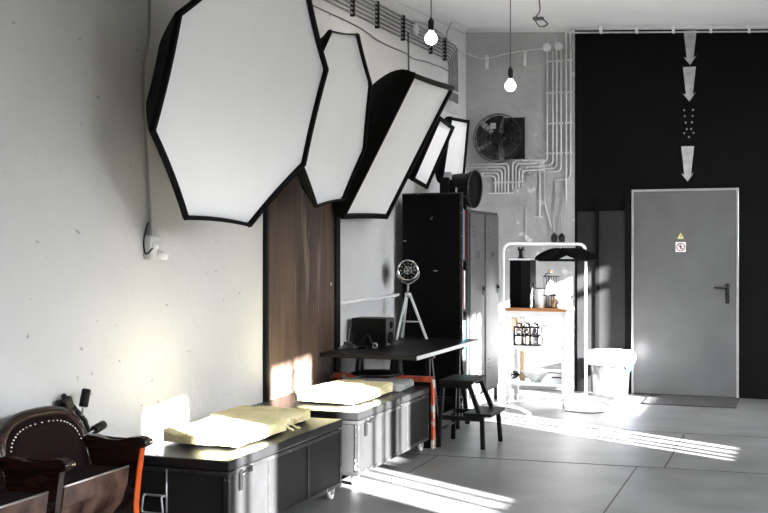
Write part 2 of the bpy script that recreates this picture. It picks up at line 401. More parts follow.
# ------------------------------------------------------------------ softboxes
def softbox(name, label, cat, corners, N, depth, scale, ringr, edge=.035, pull=.014, rim=.02, group=None, bow=.9):
    """corners: world points of the front face (in order); N: outward normal"""
    P = [Vector(p) for p in corners]; N = Vector(N).normalized()
    c = sum(P, Vector()) / len(P)
    if c.x - depth * N.x < .1: depth = (c.x - .1) / N.x
    t = thing(name, label, cat, c - N * depth, group)
    bowp = bow
    def outline(s, off, k=pull, sub=6, lift=0.):
        out = []
        n = len(P)
        for i in range(n):
            a, q = P[i], P[(i + 1) % n]
            for j in range(sub):
                u = j / sub; p = a.lerp(q, u); w = 4 * u * (1 - u)
                p = p + (c - p) * k * w * 1.6
                out.append(c + (p - c) * s + N * off)
        return out
    def loft(bm, rings, smooth=False):
        prev = None
        for ring in rings:
            vs = [bm.verts.new(p) for p in ring]
            if prev:
                for i in range(len(vs)):
                    f = bm.faces.new((prev[i], prev[(i + 1) % len(vs)], vs[(i + 1) % len(vs)], vs[i])); f.smooth = smooth
            prev = vs
        return prev
    rm = max((p - c).length for p in P)
    e = edge / rm
    bm = nb()
    rings = []
    for k in range(9):                      # bowed fabric sides from the back ring to the front lip
        u = k / 8
        s = scale + (1 + e - scale) * (math.sin(u * PI / 2) ** bow if bow < 1 else u ** .9)
        rings.append(outline(s, -depth * (1 - u) * .96 - .01))
    rings.append(outline(1 + e, rim)); rings.append(outline(1, rim)); rings.append(outline(1, -.012))
    last = loft(bm, rings)
    back = [v for v in bm.verts][:len(last)]; bm.faces.new(back[::-1])
    part('shell', bm, M['blackcloth'], t)
    bm = nb(); o = outline(1, -.006)
    mid = [bm.verts.new(p) for p in o]; pr = mid
    for sc_, of in ((.7, -.012), (.35, -.016)):
        nx = [bm.verts.new(c + (p - c) * sc_ + N * (of + .006)) for p in o]
        for i in range(len(o)):
            f = bm.faces.new((pr[i], pr[(i + 1) % len(o)], nx[(i + 1) % len(o)], nx[i])); f.smooth = True
        pr = nx
    f = bm.faces.new(pr); f.smooth = True
    part('diffuser', bm, M['diffuser'], t, label='white diffusion cloth front')
    bm = nb(); o1 = outline(1 + e, rim * .4)
    n = 6
    for i in range(0, len(o1), n):           # rib pockets at each corner
        tube(bm, [c + (o1[i] - c) * scale * .98 - N * depth * .9, c + (o1[i] - c) * .8 - N * depth * .35, o1[i]], .009, 6)
    parts('rib', bm, M['blackmatte'], t)
    bm = nb(); bc = c - N * depth
    cyl(bm, bc + N * .02, bc - N * .05, ringr, ringr, 24); part('speed_ring', bm, M['blackmetal'], t)
    bm = nb(); w0 = Vector((0, bc.y, bc.z)) ; a0 = bc - N * .03
    cyl(bm, (0.0, bc.y, bc.z + .02), (.018, bc.y, bc.z + .02), .06, seg=20); tube(bm, [(.01, bc.y, bc.z + .02), a0], .016, 10)
    part('wall_mount', bm, M['blackmetal'], t)
    return t
def octa(cx_, cy_, cz_, Rm, r):
    return [Vector((cx_, cy_, cz_)) + Rm @ Vector((0, r * math.cos(math.radians(112.5 + 45 * i)), r * math.sin(math.radians(112.5 + 45 * i)))) for i in range(8)]
S1 = [(.534, 4.529, 2.568), (.395, 4.521, 2.028), (.348, 4.907, 1.628), (.419, 5.459, 1.603), (.566, 5.855, 1.966), (.705, 5.862, 2.507), (.752, 5.477, 2.907), (.681, 4.924, 2.932)]
S2 = [(.535, 6.34, 2.832), (.487, 6.063, 2.467), (.417, 6.127, 2.016), (.367, 6.495, 1.743), (.365, 6.952, 1.808), (.413, 7.229, 2.174), (.483, 7.164, 2.625), (.533, 6.796, 2.897)]
softbox('octagonal_softbox', 'largest octagonal white softbox, nearest, hanging high on the left wall', 'softbox', S1, (.96, -.135, -.244), .42, .43, .11, bow=1., edge=.022, group='softboxes hung along the left wall', pull=.010)
softbox('octagonal_softbox', 'second octagonal white softbox, partly behind the largest one, above the brown panel', 'softbox', S2, (.988, .026, -.149), .36, .32, .10, bow=1., edge=.012, pull=.008, group='softboxes hung along the left wall')
softbox('rectangular_softbox', 'large slanted rectangular softbox with deep black sides, middle of the row', 'softbox', [(.683, 7.521, 2.714), (.127, 7.569, 1.727), (.157, 8.395, 1.75), (.713, 8.348, 2.737)], (.871, -.018, -.491), .36, .56, .10, edge=.045, pull=.006, group='softboxes hung along the left wall')
softbox('strip_softbox', 'small narrow slanted softbox right behind the large rectangular one', 'softbox', [(.491, 8.76, 2.553), (.289, 8.695, 2.071), (.309, 8.987, 2.022), (.511, 9.053, 2.504)], (.921, -.126, -.369), .3, .5, .06, edge=.035, pull=.0, group='softboxes hung along the left wall')
softbox('strip_softbox', 'upright small softbox farthest along the left wall, above the lockers', 'softbox', [(.319, 9.682, 2.663), (.198, 9.789, 2.112), (.356, 9.95, 2.189), (.434, 9.833, 2.647)], (.75, -.6, -.28), .2, .7, .05, edge=.035, pull=.0, group='softboxes hung along the left wall')
b = nb(); tube(b, spline([(.04, 9.277, 3.42), (.045, 9.277, 3.1), (.045, 9.277, 2.5)], 5), .009, 6)
solo('hanging_cable', b, M['cable'], 'dark cable dropping from the conduits to the slanted softbox', 'cable')

# ------------------------------------------------------------------ conduits
t = thing('conduit_bundle', 'bundle of parallel grey conduits running high along the left wall', 'conduit', (0, 7.2, 3.42))
for k in range(6):
    z = 3.33 + k * .036; yb = 10.62 + k * .055
    zf = lambda y: z + (y - 8.0) * .022
    b = nb(); tube(b, fillet([(.018, 3.5, zf(3.5)), (.018, 8.0, zf(8.0)), (.018, yb, zf(yb)), (.018, yb + .01, 2.95)], .11, 6), .0095, 8)
    part('conduit', b, M['conduitdark'], t)
for y in (4.4, 5.2, 6.0, 6.8, 7.3, 8.0, 8.55, 9.2, 10.0, 10.45):
    b = nb(); box(b, (0, y - .012, 3.305 + (y - 8) * .022), (.036, y + .012, 3.53 + (y - 8) * .022), .003); part('clamp', b, M['blackmetal'], t)
b = nb(); box(b, (0, 10.6, 3.08), (.034, 10.92, 3.10), .003); part('clamp', b, M['conduit'], t)
b = nb(); cyl(b, (0, 9.5, 3.49), (.05, 9.5, 3.49), .05, seg=20); part('junction_box', b, M['conduit'], t)
b = nb(); box(b, (0, 10.58, 2.86), (.05, 10.95, 2.97), .008); part('junction_box', b, M['conduit'], t)
b = nb(); tube(b, spline([(.01, 5.6, 3.30), (.01, 6.8, 3.24), (.01, 7.3, 3.235), (.01, 8.1, 3.25), (.012, 8.66, 3.22), (.012, 9.3, 3.235), (.012, 9.5, 3.22), (.012, 10.0, 3.26), (.012, 10.7, 3.26), (.012, 10.75, 3.0)], 6), .006, 6)
solo('sagging_cable', b, M['cable'], 'thin dark cable sagging in waves below the conduits on the left wall', 'cable')
b = nb(); tube(b, spline([(.012, 9.45, 3.54), (.012, 9.6, 3.58), (.012, 10.2, 3.62), (.012, 10.9, 3.56), (.02, 11.2, 3.52)], 6), .005, 6)
tube(b, [(.012, 10.55, 3.55), (.012, 10.55, 3.66), (.05, 10.6, 3.77)], .006, 6)
solo('wall_cable', b, M['greycable'], 'thin grey cable looping above the conduits up to the ceiling corner', 'cable')
yc = YB - .018
t = thing('vertical_conduits', 'tall group of vertical grey conduits at the edge of the black wall', 'conduit', (1.03, YB, 2.3))
for i, x in enumerate((.885, .945, .985, 1.03, 1.085, 1.13)):
    zt = (3.53, 3.53, 3.70, 3.53, 3.74, 3.74)[i]
    b = nb()
    if i < 4: pts = [(x, yc, zt), (x, yc, 2.38 + .0 * i - i * .035), (x - .35, yc, 2.38 - i * .035)]
    elif i == 4: pts = [(x, yc, zt), (x, yc, 1.95)]
    else: pts = [(x, yc, zt), (x, yc, 2.2), (x - .17, yc, 2.19)]
    tube(b, fillet(pts, .06, 5), .0085, 8); part('conduit', b, M['conduit'], t)
for z in (3.43, 3.10, 2.78, 2.47):
    b = nb(); box(b, (.87, YB - .034, z - .008), (.96, YB, z + .008), .002); box(b, (.975, YB - .034, z - .008), (1.045, YB, z + .008), .002); box(b, (1.07, YB - .034, z - .008), (1.145, YB, z + .008), .002)
    parts('clamp', b, M['conduit'], t)
for x in (.885, 1.01):
    b = nb(); cyl(b, (x, YB, 3.575), (x, YB - .05, 3.575), .042, seg=22); part('junction_box', b, M['conduit'], t)
t = thing('horizontal_conduits', 'grey conduits under the wall fan, turning downward side by side', 'conduit', (.4, YB, 2.3))
for i in range(5):
    z = 2.375 - i * .032; x1 = .47 - i * .035
    b = nb(); tube(b, fillet([(.02, yc, z), (x1, yc, z), (x1, yc, 2.07)], .05, 5), .0085, 8); part('conduit', b, M['conduit'], t)
for i in range(4):
    z = 2.40 - i * .034; x1 = .52 + i * .035
    b = nb(); tube(b, fillet([(.86, yc - .018, z), (x1, yc - .018, z), (x1, yc - .018, 2.10 + i * .01)], .05, 5), .0085, 8); part('conduit', b, M['conduit'], t)
b = nb(); box(b, (.30, YB - .034, 2.17), (.50, YB, 2.185), .002); box(b, (.50, YB - .05, 2.17), (.65, YB, 2.185), .002)
box(b, (.26, YB - .03, 2.055), (.52, YB, 2.07), .002); parts('clamp', b, M['conduit'], t)
b = nb()
for (x, z) in ((.62, 2.40), (.70, 2.40), (.62, 2.30), (.66, 2.33), (.70, 2.27), (.80, 2.36), (.22, 2.33), (.18, 2.27)): box(b, (x - .014, YB - .05, z - .014), (x + .014, YB, z + .014), .004)
parts('clip', b, M['steel'], t)
# drops to black sockets
for x, zt, lab in ((.965, 2.18, 'black cable socket hanging on a cord on the back wall, left of its twin'), (1.045, 2.22, 'black cable socket hanging on a cord on the back wall, right of its twin')):
    t = thing('hanging_socket', lab, 'socket', (x, YB - .04, 1.58), 'hanging sockets on the back wall')
    b = nb(); lathe(b, (x, YB - .045, 1.54), (0, 0, 1), [(0, .0), (0, .03), (.06, .034), (.075, .026), (.09, .01), (.1, .0)], 18); part('socket', b, M['black'], t)
    b = nb(); tube(b, spline([(x, YB - .045, 1.63), (x - .01, YB - .03, 1.8), (x + .012, YB - .02, 2.0), (x, YB - .018, zt)], 5), .0065, 6); part('cord', b, M['greycable'], t)
b = nb(); tube(b, fillet([(.805, yc, 2.30), (.805, yc, 1.80)], .03), .009, 8); tube(b, [(.86, yc, 2.3), (.86, yc, 1.95), (.955, yc - .01, 1.62)], .006, 6); box(b, (.74, YB - .02, 1.80), (.83, YB, 1.815), .003)
solo('drop_conduit', b, M['conduit'], 'short grey conduit dropping below the horizontal run, right of the fan', 'conduit')
# brackets and sagging wire near the top of the back wall
for x, z, lab in ((.235, 3.52, 'small wall bracket under the ceiling, nearer the left corner'), (.645, 3.53, 'small wall bracket under the ceiling, right of the hanging bulb cord')):
    b = nb(); box(b, (x - .016, YB - .02, z - .13), (x + .016, YB, z + .02), .004); cyl(b, (x, YB - .02, z), (x, YB - .05, z), .012, seg=10); solo('wall_bracket', b, M['conduit'], lab, 'bracket', 'brackets carrying the wire across the back wall')
b = nb(); tube(b, spline([(.02, YB - .03, 3.57), (.1, YB - .03, 3.53), (.235, YB - .035, 3.50), (.45, YB - .035, 3.535), (.645, YB - .035, 3.555), (.86, YB - .03, 3.565)], 6), .006, 6)
solo('wall_wire', b, M['conduit'], 'thin wire sagging across the back wall between the corner and round boxes', 'cable')
# ceiling conduits above the black wall
t = thing('ceiling_conduits', 'pair of thin conduits with clips under the ceiling above the black wall', 'conduit', (2.2, YB, 3.7))
for k, (dz, dy) in enumerate(((-.03, .07), (-.055, .045))):
    b = nb(); tube(b, fillet([(1.085 if k else 1.13, YB - .018, 3.6), (1.085 if k else 1.13, YB - dy - .012, ceil_z(1.1, YB) + dz - .01), (5.9, YB - dy - .012, ceil_z(5.9, YB) + dz - .01)], .03), .008, 8); part('conduit', b, M['conduit'], t)
for k in range(12):
    x = 1.45 + k * .36
    b = nb(); box(b, (x - .012, YB - .10, ceil_z(x, YB) - .075), (x + .012, YB - .03, ceil_z(x, YB) + .0), .003); part('clip', b, M['white'], t)
# loose cable on the ceiling
zc = lambda x, y: ceil_z(x, y) - .008
b = nb(); tube(b, spline([(1.25, 9.2, zc(1.25, 9.2) - .02), (1.17, 9.6, zc(1.17, 9.6) - .08), (1.05, 9.95, 3.60), (1.02, 10.3, 3.60), (1.05, 10.5, 3.66), (.98, 10.55, zc(.98, 10.55))], 6), .007, 6)
box(b, (.90, 10.52, zc(.95, 10.55) - .02), (1.0, 10.58, zc(.95, 10.55) + .012), .006)
solo('ceiling_cable', b, M['cable'], 'loose dark cable hanging in an arc from a hook on the ceiling', 'cable')

# ------------------------------------------------------------------ wall fan
fx, fy, fz, fr = .377, YB - .13, 2.64, .255
t = thing('wall_fan', 'round metal fan with a wire guard mounted on the grey back wall', 'fan', (fx, YB, fz))
b = nb()
for rr, yy in ((fr, 0), (fr, .07), (fr * .8, -.025), (fr * .62, -.04), (fr * .42, -.05), (fr * .24, -.055)): torus(b, (fx, fy + yy, fz), (0, 1, 0), rr, .004, 40, 5)
for k in range(20):
    a = 2 * PI * k / 20; e = Vector((math.cos(a), 0, math.sin(a)))
    o = Vector((fx, fy, fz)); tube(b, [o + e * .05 + Vector((0, -.055, 0)), o + e * fr * .62 + Vector((0, -.04, 0)), o + e * fr, o + e * fr + Vector((0, .07, 0)), o + e * .08 + Vector((0, .1, 0))], .0022, 4)
part('guard', b, M['fansteel'], t)
for k in range(5):
    b = nb(); a0 = 2 * PI * k / 5 + .5
    rows = []
    for j in range(6):
        r = .05 + (fr - .07) * j / 5; row = []
        for i in range(6):
            a = a0 + (i / 5 - .5) * (.75 + .25 * j / 5); row.append(b.verts.new((fx + r * math.cos(a), fy + .03 + (i / 5 - .5) * .07, fz + r * math.sin(a))))
        rows.append(row)
    for j in range(5):
        for i in range(5):
            f = b.faces.new((rows[j][i], rows[j][i + 1], rows[j + 1][i + 1], rows[j + 1][i])); f.smooth = True
    bmesh.ops.solidify(b, geom=b.faces[:], thickness=.003)
    part('blade', b, M['fansteel'], t)
b = nb(); cyl(b, (fx, fy - .05, fz), (fx, fy + .11, fz), .06, seg=24); part('motor', b, M['black'], t)
b = nb(); box(b, (fx - .06, fy - .062, fz + .09), (fx - .0, fy - .05, fz + .15), .004); parts('badge', b, M['steel'], t)
b = nb(); box(b, (fx + .04, YB - .02, fz - .22), (fx + .27, YB, fz + .22), .004); part('back_plate', b, M['black'], t)

# ------------------------------------------------------------------ pendant bulbs
for x, y, z, lab in ((.735, 7.8, 3.045, 'glowing bare bulb on a dark cord, upper one near the left wall conduits'), (1.05, 9.0, 2.845, 'glowing bare bulb on a long dark cord in front of the back wall')):
    t = thing('pendant_bulb', lab, 'lamp', (x, y, z), 'bare pendant bulbs')
    b = nb(); lathe(b, (x, y, z - .055), (0, 0, 1), [(.008, 0), (.012, .018), (.022, .033), (.036, .043), (.053, .047), (.070, .043), (.086, .033), (.100, .020), (.12, .015), (.125, 0)], 24); part('bulb', b, M['bulb'], t)
    b = nb(); lathe(b, (x, y, z + .055), (0, 0, 1), [(0, 0), (0, .017), (.02, .02), (.075, .023), (.09, .014), (.10, .008), (.11, 0)], 20); part('socket', b, M['black'], t)
    b = nb(); tube(b, [(x, y, z + .15), (x, y, ceil_z(x, y))], .0045, 8); part('cord', b, M['cable'], t)
    b = nb(); cyl(b, (x, y, ceil_z(x, y) - .03), (x, y, ceil_z(x, y)), .04, seg=20); part('ceiling_rose', b, M['black'], t)
    l = bpy.data.lights.new('bulb_light', 'POINT'); l.energy = 6; l.shadow_soft_size = .05; l.color = (1, .96, .88)
    lo = bpy.data.objects.new('bulb_light', l); C.objects.link(lo); lo.location = (x, y, z - .08)

# ------------------------------------------------------------------ outlet with cord on left wall
t = thing('wall_outlet', 'grey wall socket with a plug and cord on the left wall', 'outlet', (0, 5.11, 1.45))
b = nb(); box(b, (0, 5.045, 1.40), (.05, 5.15, 1.53), .012); part('socket_box', b, M['conduit'], t)
b = nb(); lathe(b, (.04, 5.12, 1.43), (1, .3, -.3), [(0, 0), (0, .022), (.03, .024), (.06, .018), (.065, 0)], 16); lathe(b, (.04, 5.075, 1.475), (1, -.2, .0), [(0, 0), (0, .018), (.03, .02), (.04, 0)], 16); parts('plug', b, M['white'], t)
b = nb(); tube(b, spline([(.02, 5.085, 1.52), (.012, 5.09, 1.7), (.012, 5.06, 2.0), (.012, 5.03, 2.26), (.012, 5.035, 2.45), (.012, 5.07, 2.55), (.012, 5.09, 2.7), (.012, 5.10, 3.3)], 6), .008, 8); part('cord', b, M['greycable'], t)
b = nb(); tube(b, spline([(.05, 5.06, 1.46), (.04, 5.01, 1.43), (.02, 5.02, 1.50), (.012, 5.075, 1.60)], 6), .005, 6); part('lead', b, M['black'], t)

# ------------------------------------------------------------------ trunks
def trunk(y0, y1, label):
    x0, x1, zt = .03, .79, .46
    t = thing('storage_chest', label, 'chest', ((x0 + x1) / 2, (y0 + y1) / 2, 0), 'black wheeled chests along the left wall')
    b = nb(); box(b, (x0, y0, .075), (x1, y1, .405), .006); part('body', b, M['case'], t)
    b = nb(); box(b, (x0 - .006, y0 - .008, .41), (x1 + .008, y1 + .008, .458), .008); part('lid', b, M['lid'], t)
    b = nb(); w = .022
    for (xa, ya) in ((x1, y0), (x1, y1), (x0, y0), (x0, y1)):
        box(b, (xa - w if xa == x1 else xa - .005, ya - .005 if ya == y0 else ya - w, .07), (xa + .005 if xa == x1 else xa + w, ya + w if ya == y0 else ya + .005, .405), .003)
    for yy in (y0 + (y1 - y0) * .31, y0 + (y1 - y0) * .66): box(b, (x1 - .004, yy - .008, .09), (x1 + .006, yy + .008, .40), .002)
    box(b, (x1 - .01, y0, .07), (x1 + .006, y1, .092), .003); box(b, (x0, y0 - .006, .07), (x1, y0 + .01, .092), .003)
    box(b, (x1 - .01, y0, .385), (x1 + .007, y1, .405), .003); box(b, (x0, y0 - .007, .385), (x1, y0 + .01, .405), .003)
    parts('edging', b, M['edge'], t)
    b = nb(); box(b, (x1 + .004, y0 + .10, .30), (x1 + .016, y0 + .125, .40), .004); tube(b, [(x1 + .016, y0 + .11, .37), (x1 + .016, y0 + .20, .39)], .006, 6)
    box(b, (x1 + .004, y0 + .17, .37), (x1 + .014, y0 + .23, .40), .003); part('latch', b, M['blackmetal'], t)
    b = nb(); xm = (x0 + x1) / 2 + .0
    tube(b, fillet([(xm - .06, y0 - .01, .27), (xm - .06, y0 - .035, .27), (xm - .07, y0 - .035, .19), (xm + .05, y0 - .035, .19), (xm + .04, y0 - .035, .27), (xm + .04, y0 - .01, .27)], .015), .0055, 8)
    tube(b, [(xm - .07, y0 - .012, .27), (xm + .05, y0 - .012, .27)], .006, 6); part('handle', b, M['steel'], t)
    b = nb(); cyl(b, (xm + .055, y0 - .012, .09), (xm + .055, y0 - .012, .40), .004, seg=8); part('rod', b, M['steel'], t)
    for (xa, ya) in ((x0 + .08, y0 + .08), (x1 - .05, y0 + .07), (x0 + .08, y1 - .08), (x1 - .04, y1 - .06)):
        b = nb(); box(b, (xa - .028, ya - .028, .066), (xa + .028, ya + .028, .076), .003)
        box(b, (xa - .02, ya - .02, .028), (xa - .014, ya + .02, .068)); box(b, (xa + .014, ya - .02, .028), (xa + .02, ya + .02, .068)); k = part('caster', b, M['steel'], t)
        b = nb(); cyl(b, (xa - .012, ya, .03), (xa + .012, ya, .03), .03, seg=20); part('wheel', b, M['pipe'], k)
    return t
trunk(4.54, 5.91, 'black wheeled storage chest in front, beside the theatre seats')
trunk(6.185, 7.56, 'black wheeled storage chest farther back, in front of the black desk')

def pad(name, label, c, rx, ry, h, rot, m, group, amp=.006, flop=0.):
    bm = nb(); bmesh.ops.create_cube(bm, size=2)
    bmesh.ops.subdivide_edges(bm, edges=bm.edges[:], cuts=15, use_grid_fill=True)
    for v in bm.verts:
        x, y, z = v.co; n = 5.0
        L = (abs(x) ** n + abs(y) ** n) ** (1 / n)
        if L > 0: k = max(abs(x), abs(y)) / L
        else: k = 1
        x *= k; y *= k; e = max(abs(x), abs(y)); 
        zz = z * math.sqrt(max(0, 1 - (e ** 6) * .75))
        p = Vector((x * rx, y * ry, 0)); q = Vector((p.x * 7 + c[0] * 9, p.y * 7 + c[1] * 9, 3))
        nn = noise.noise(q) * .8 + noise.noise(q * 2.3) * .4
        up = (zz * .5 + .5) * h
        if zz > 0: up += nn * amp * 2 + flop * (p.y / ry) * h
        p.x += noise.noise(q * .9 + Vector((5, 5, 5))) * .018; p.y += noise.noise(q * .9 + Vector((9, 1, 5))) * .018
        v.co = Vector((p.x, p.y, max(up, 0)))
    for f in bm.faces: f.smooth = True
    bmesh.ops.rotate(bm, matrix=Matrix.Rotation(rot, 3, 'Z'), verts=bm.verts)
    bmesh.ops.translate(bm, vec=Vector(c), verts=bm.verts)
    return solo(name, bm, m, label, 'cushion', group)
G = 'cushions on the chests'
p1 = pad('fleece_cushion', 'yellow fleece cushion on the front chest, nearest the theatre seats', (.465, 5.12, .459), .245, .33, .078, -.02, M['fleece2'], G)
p2 = pad('fleece_cushion', 'flat yellow fleece cushion at the far end of the front chest', (.41, 5.64, .459), .25, .225, .068, .0, M['fleece'], G)
b = nb(); tube(b, spline([(.66, 5.42, .50), (.70, 5.44, .49), (.715, 5.45, .475), (.72, 5.49, .468)], 5), .006, 6); tube(b, spline([(.66, 5.40, .50), (.70, 5.38, .485), (.73, 5.39, .468)], 5), .006, 6); torus(b, (.665, 5.41, .503), (0, .3, 1), .016, .006, 14, 6)
solo('tie_string', b, M['fleece'], 'knotted yellow tie string between the two cushions on the front chest', 'string')
pad('fleece_cushion', 'yellow fleece cushion on the back chest, left of the grey one', (.44, 6.83, .459), .245, .42, .075, -.02, M['fleece2'], G)
pad('felt_cushion', 'grey felt cushion at the far end of the back chest', (.46, 7.34, .459), .26, .20, .058, .05, M['greycloth'], G)

# striped board behind the back chest
t = thing('barrier_board', 'orange and white painted board standing upright behind the back chest', 'board', (.41, 7.62, 0))
b = nb(); box(b, (.03, 7.60, .0), (.80, 7.64, .50), .004); part('panel', b, M['blackmetal'], t)
b = nb(); box(b, (.02, 7.592, .485), (.81, 7.648, .525), .004); box(b, (.80, 7.592, 0), (.818, 7.648, .50), .004); parts('painted_edge', b, M['barrier'], t)
b = nb(); lathe(b, (.37, 7.62, .525), (0, 0, 1), [(0, 0), (0, .19), (.012, .2), (.022, .17), (.03, .06), (.032, 0)], 28)
solo('black_disc', b, M['black'], 'flat round black dish lying on top of the orange board', 'dish')

# ------------------------------------------------------------------ desk
t = thing('desk', 'black desk on trestles against the left wall, before the black cabinet', 'desk', (.42, 8.1, 0))
b = nb(); box(b, (.045, 7.30, .672), (.79, 8.95, .702), .003); part('desktop', b, M['desk'], t)
b = nb(); box(b, (.79, 7.30, .673), (.795, 8.95, .701)); part('edge_band', b, M['deskedge'], t)
for y in (7.86, 8.66):
    b = nb(); box(b, (.10, y - .03, .635), (.74, y + .03, .672), .004); box(b, (.13, y - .10, .2), (.71, y - .07, .225), .003); box(b, (.13, y + .07, .2), (.71, y + .10, .225), .003); parts('trestle_beam', b, M['blackmetal'], t)
    for x in (.14, .70):
        for s_ in (-1, 1):
            b = nb(); tube(b, [(x, y + s_ * .02, .65), (x + (.03 if x > .4 else -.03), y + s_ * .15, 0)], .022, 4, sq=True); part('leg', b, M['blackmetal'], t)
# rail on the wall
t = thing('wall_rail', 'thin white pipe rail along the left wall above the desk', 'rail', (0, 8.4, 1.05))
b = nb(); tube(b, [(.035, 7.70, 1.045), (.035, 9.02, 1.065)], .014, 10); part('pipe', b, M['pipe'], t)
b = nb()
for y in (7.78, 8.95): cyl(b, (0, y, 1.05), (.035, y, 1.05), .012, seg=10)
parts('bracket', b, M['pipe'], t)
# black speaker box + gear
t = thing('black_speaker', 'black boxy loudspeaker standing on the desk against the wall', 'speaker', (.2, 7.95, .702))
b = nb(); box(b, (.05, 7.90, .702), (.27, 8.10, .925), .006); box(b, (.27, 7.90, .702), (.335, 8.10, .925), .004); part('body', b, M['black'], t)
b = nb(); cyl(b, (.335, 8.02, .87), (.34, 8.02, .87), .03, seg=20); cyl(b, (.335, 8.0, .77), (.341, 8.0, .77), .05, seg=24); parts('driver', b, M['blackmatte'], t)
b = nb(); box(b, (.335, 7.93, .72), (.342, 7.97, .727)); parts('badge', b, M['steel'], t)
t = thing('tape_dispenser', 'small black clamp with a silver end lying before the speaker', 'clamp', (.25, 7.76, .702))
b = nb(); tube(b, spline([(.15, 7.74, .715), (.20, 7.74, .76), (.245, 7.74, .80), (.27, 7.74, .76), (.29, 7.74, .728)], 5), [.008] * 10 + [.012] * 11, 8); box(b, (.18, 7.72, .702), (.24, 7.79, .72), .004); part('arm', b, M['black'], t)
b = nb(); torus(b, (.305, 7.74, .728), (0, 1, 0), .018, .007, 18, 6); part('ring', b, M['steel'], t)
t.name = 'desk_clamp'
b = nb()
for k in range(5):
    r0 = random.random(); tube(b, spline([(.055 + .02 * k, 7.62 + .02 * k, .708), (.08 + .02 * k, 7.66 + .03 * r0, .73), (.06, 7.72, .712 + .01 * k), (.12 + .015 * k, 7.78, .71), (.16, 7.70 + .03 * k, .712), (.10, 7.66, .716)], 5), .005, 6)
tube(b, spline([(.06, 7.80, .71), (.05, 7.85, .80), (.05, 7.89, .86), (.06, 7.92, .88)], 5), .004, 6)
solo('cable_tangle', b, M['cable'], 'tangle of dark cables on the desk left of the speaker', 'cable')

# ------------------------------------------------------------------ tripod lamp on desk
hx, hy_, hz = .232, 8.72, 1.285
t = thing('tripod_lamp', 'small silver tripod lamp with a round grille face on the desk', 'lamp', (hx, hy_, .702))
ax = Vector((.30, -.95, -.02)).normalized(); hc = Vector((hx, hy_, hz))
b = nb(); lathe(b, hc, ax, [(-.09, 0), (-.088, .035), (-.07, .06), (-.03, .078), (.0, .084), (.02, .084), (.02, .0)], 28); part('lamp_head', b, M['black'], t)
b = nb(); torus(b, hc + ax * .02, ax, .083, .009, 36, 8); part('bezel', b, M['chrome'], t)
b = nb(); u, w = frame_of(ax)
for k in range(12):
    a = 2 * PI * k / 12; e = u * math.cos(a) + w * math.sin(a); tube(b, [hc + ax * .024 + e * .052, hc + ax * .024 + e * .070], .003, 5)
torus(b, hc + ax * .024, ax, .030, .003, 24, 5)
for a in (.4, 1.5, 2.6, 3.9, 5.2): 
    e = u * math.cos(a) + w * math.sin(a); tube(b, [hc + ax * .024, hc + ax * .024 + e * .045], .003, 5)
part('grille', b, M['steel'], t)
b = nb(); tube(b, spline([hc + u * .09, hc + u * .085 - Vector((0, 0, .06)), hc - Vector((0, 0, .115)), hc - u * .085 - Vector((0, 0, .06)), hc - u * .09], 5), .006, 6); cyl(b, hc - Vector((0, 0, .115)), hc - Vector((0, 0, .20)), .008, seg=10); part('yoke', b, M['steel'], t)
top = hc - Vector((0, 0, .20))
b = nb(); cyl(b, top + Vector((0, 0, .01)), top - Vector((0, 0, .03)), .028, seg=16); part('hub', b, M['steel'], t)
feet = [(.165, 8.62), (.385, 8.76), (.13, 8.86)]
for fx2, fy2 in feet:
    b = nb(); tube(b, [top + Vector(((fx2 - hx) * .12, (fy2 - hy_) * .12, -.01)), (fx2, fy2, .703)], .012, 4, sq=True); part('leg', b, M['pipe'], t)
b = nb()
for i in range(3):
    a = Vector((*feet[i], .85)); c_ = Vector((*feet[(i + 1) % 3], .85)); k = Vector((hx, hy_, .85)); a = k.lerp(a, .74); c_ = k.lerp(c_, .74); tube(b, [a, c_], .004, 6)
part('spreader', b, M['steel'], t)

# ------------------------------------------------------------------ black cabinet
t = thing('cabinet', 'tall scuffed black shelf cabinet with its side toward the desk', 'cabinet', (.31, 9.15, 0))
b = nb(); box(b, (.08, 9.0, 0), (.62, 9.025, 1.945), .002); part('side_panel', b, M['scratched'], t)
b = nb(); box(b, (.605, 8.995, 0), (.628, 9.027, 1.95), .003); box(b, (.08, 8.995, 1.94), (.628, 9.027, 1.952), .002); parts('edge_trim', b, M['edge'], t, label='worn pale edge')
b = nb(); box(b, (.08, 9.215, 0), (.60, 9.24, 1.94), .002); part('side_panel', b, M['blackmetal'], t)
b = nb(); box(b, (.08, 9.025, 0), (.10, 9.215, 1.94)); part('back_panel', b, M['blackmetal'], t)
for z in (.06, .48, .92, 1.36, 1.92):
    b = nb(); box(b, (.10, 9.025, z), (.60, 9.215, z + .018), .002); part('shelf', b, M['blackmetal'], t)
cols = ['teal', 'paper', 'red', 'teal', 'paper']
for j, z in enumerate((.498, .938, 1.378)):
    for k in range(5):
        m_ = cols[(k * 2 + j) % 5] if j < 2 else ('teal' if k < 4 else 'red'); hh = .34 if j < 2 else .47 - .01 * k
        b = nb(); y = 9.03 + k * .036; box(b, (.36, y, z), (.595, y + .033, z + hh), .003)
        solo('binder', b, M[m_], '%s binder standing on the %s shelf of the black cabinet' % ({'teal': 'teal', 'paper': 'white', 'red': 'red'}[m_], ('lower', 'middle', 'upper')[j]), 'binder', 'binders in the cabinet, %s ones on the %s shelf' % (m_, ('lower', 'middle', 'upper')[j]))

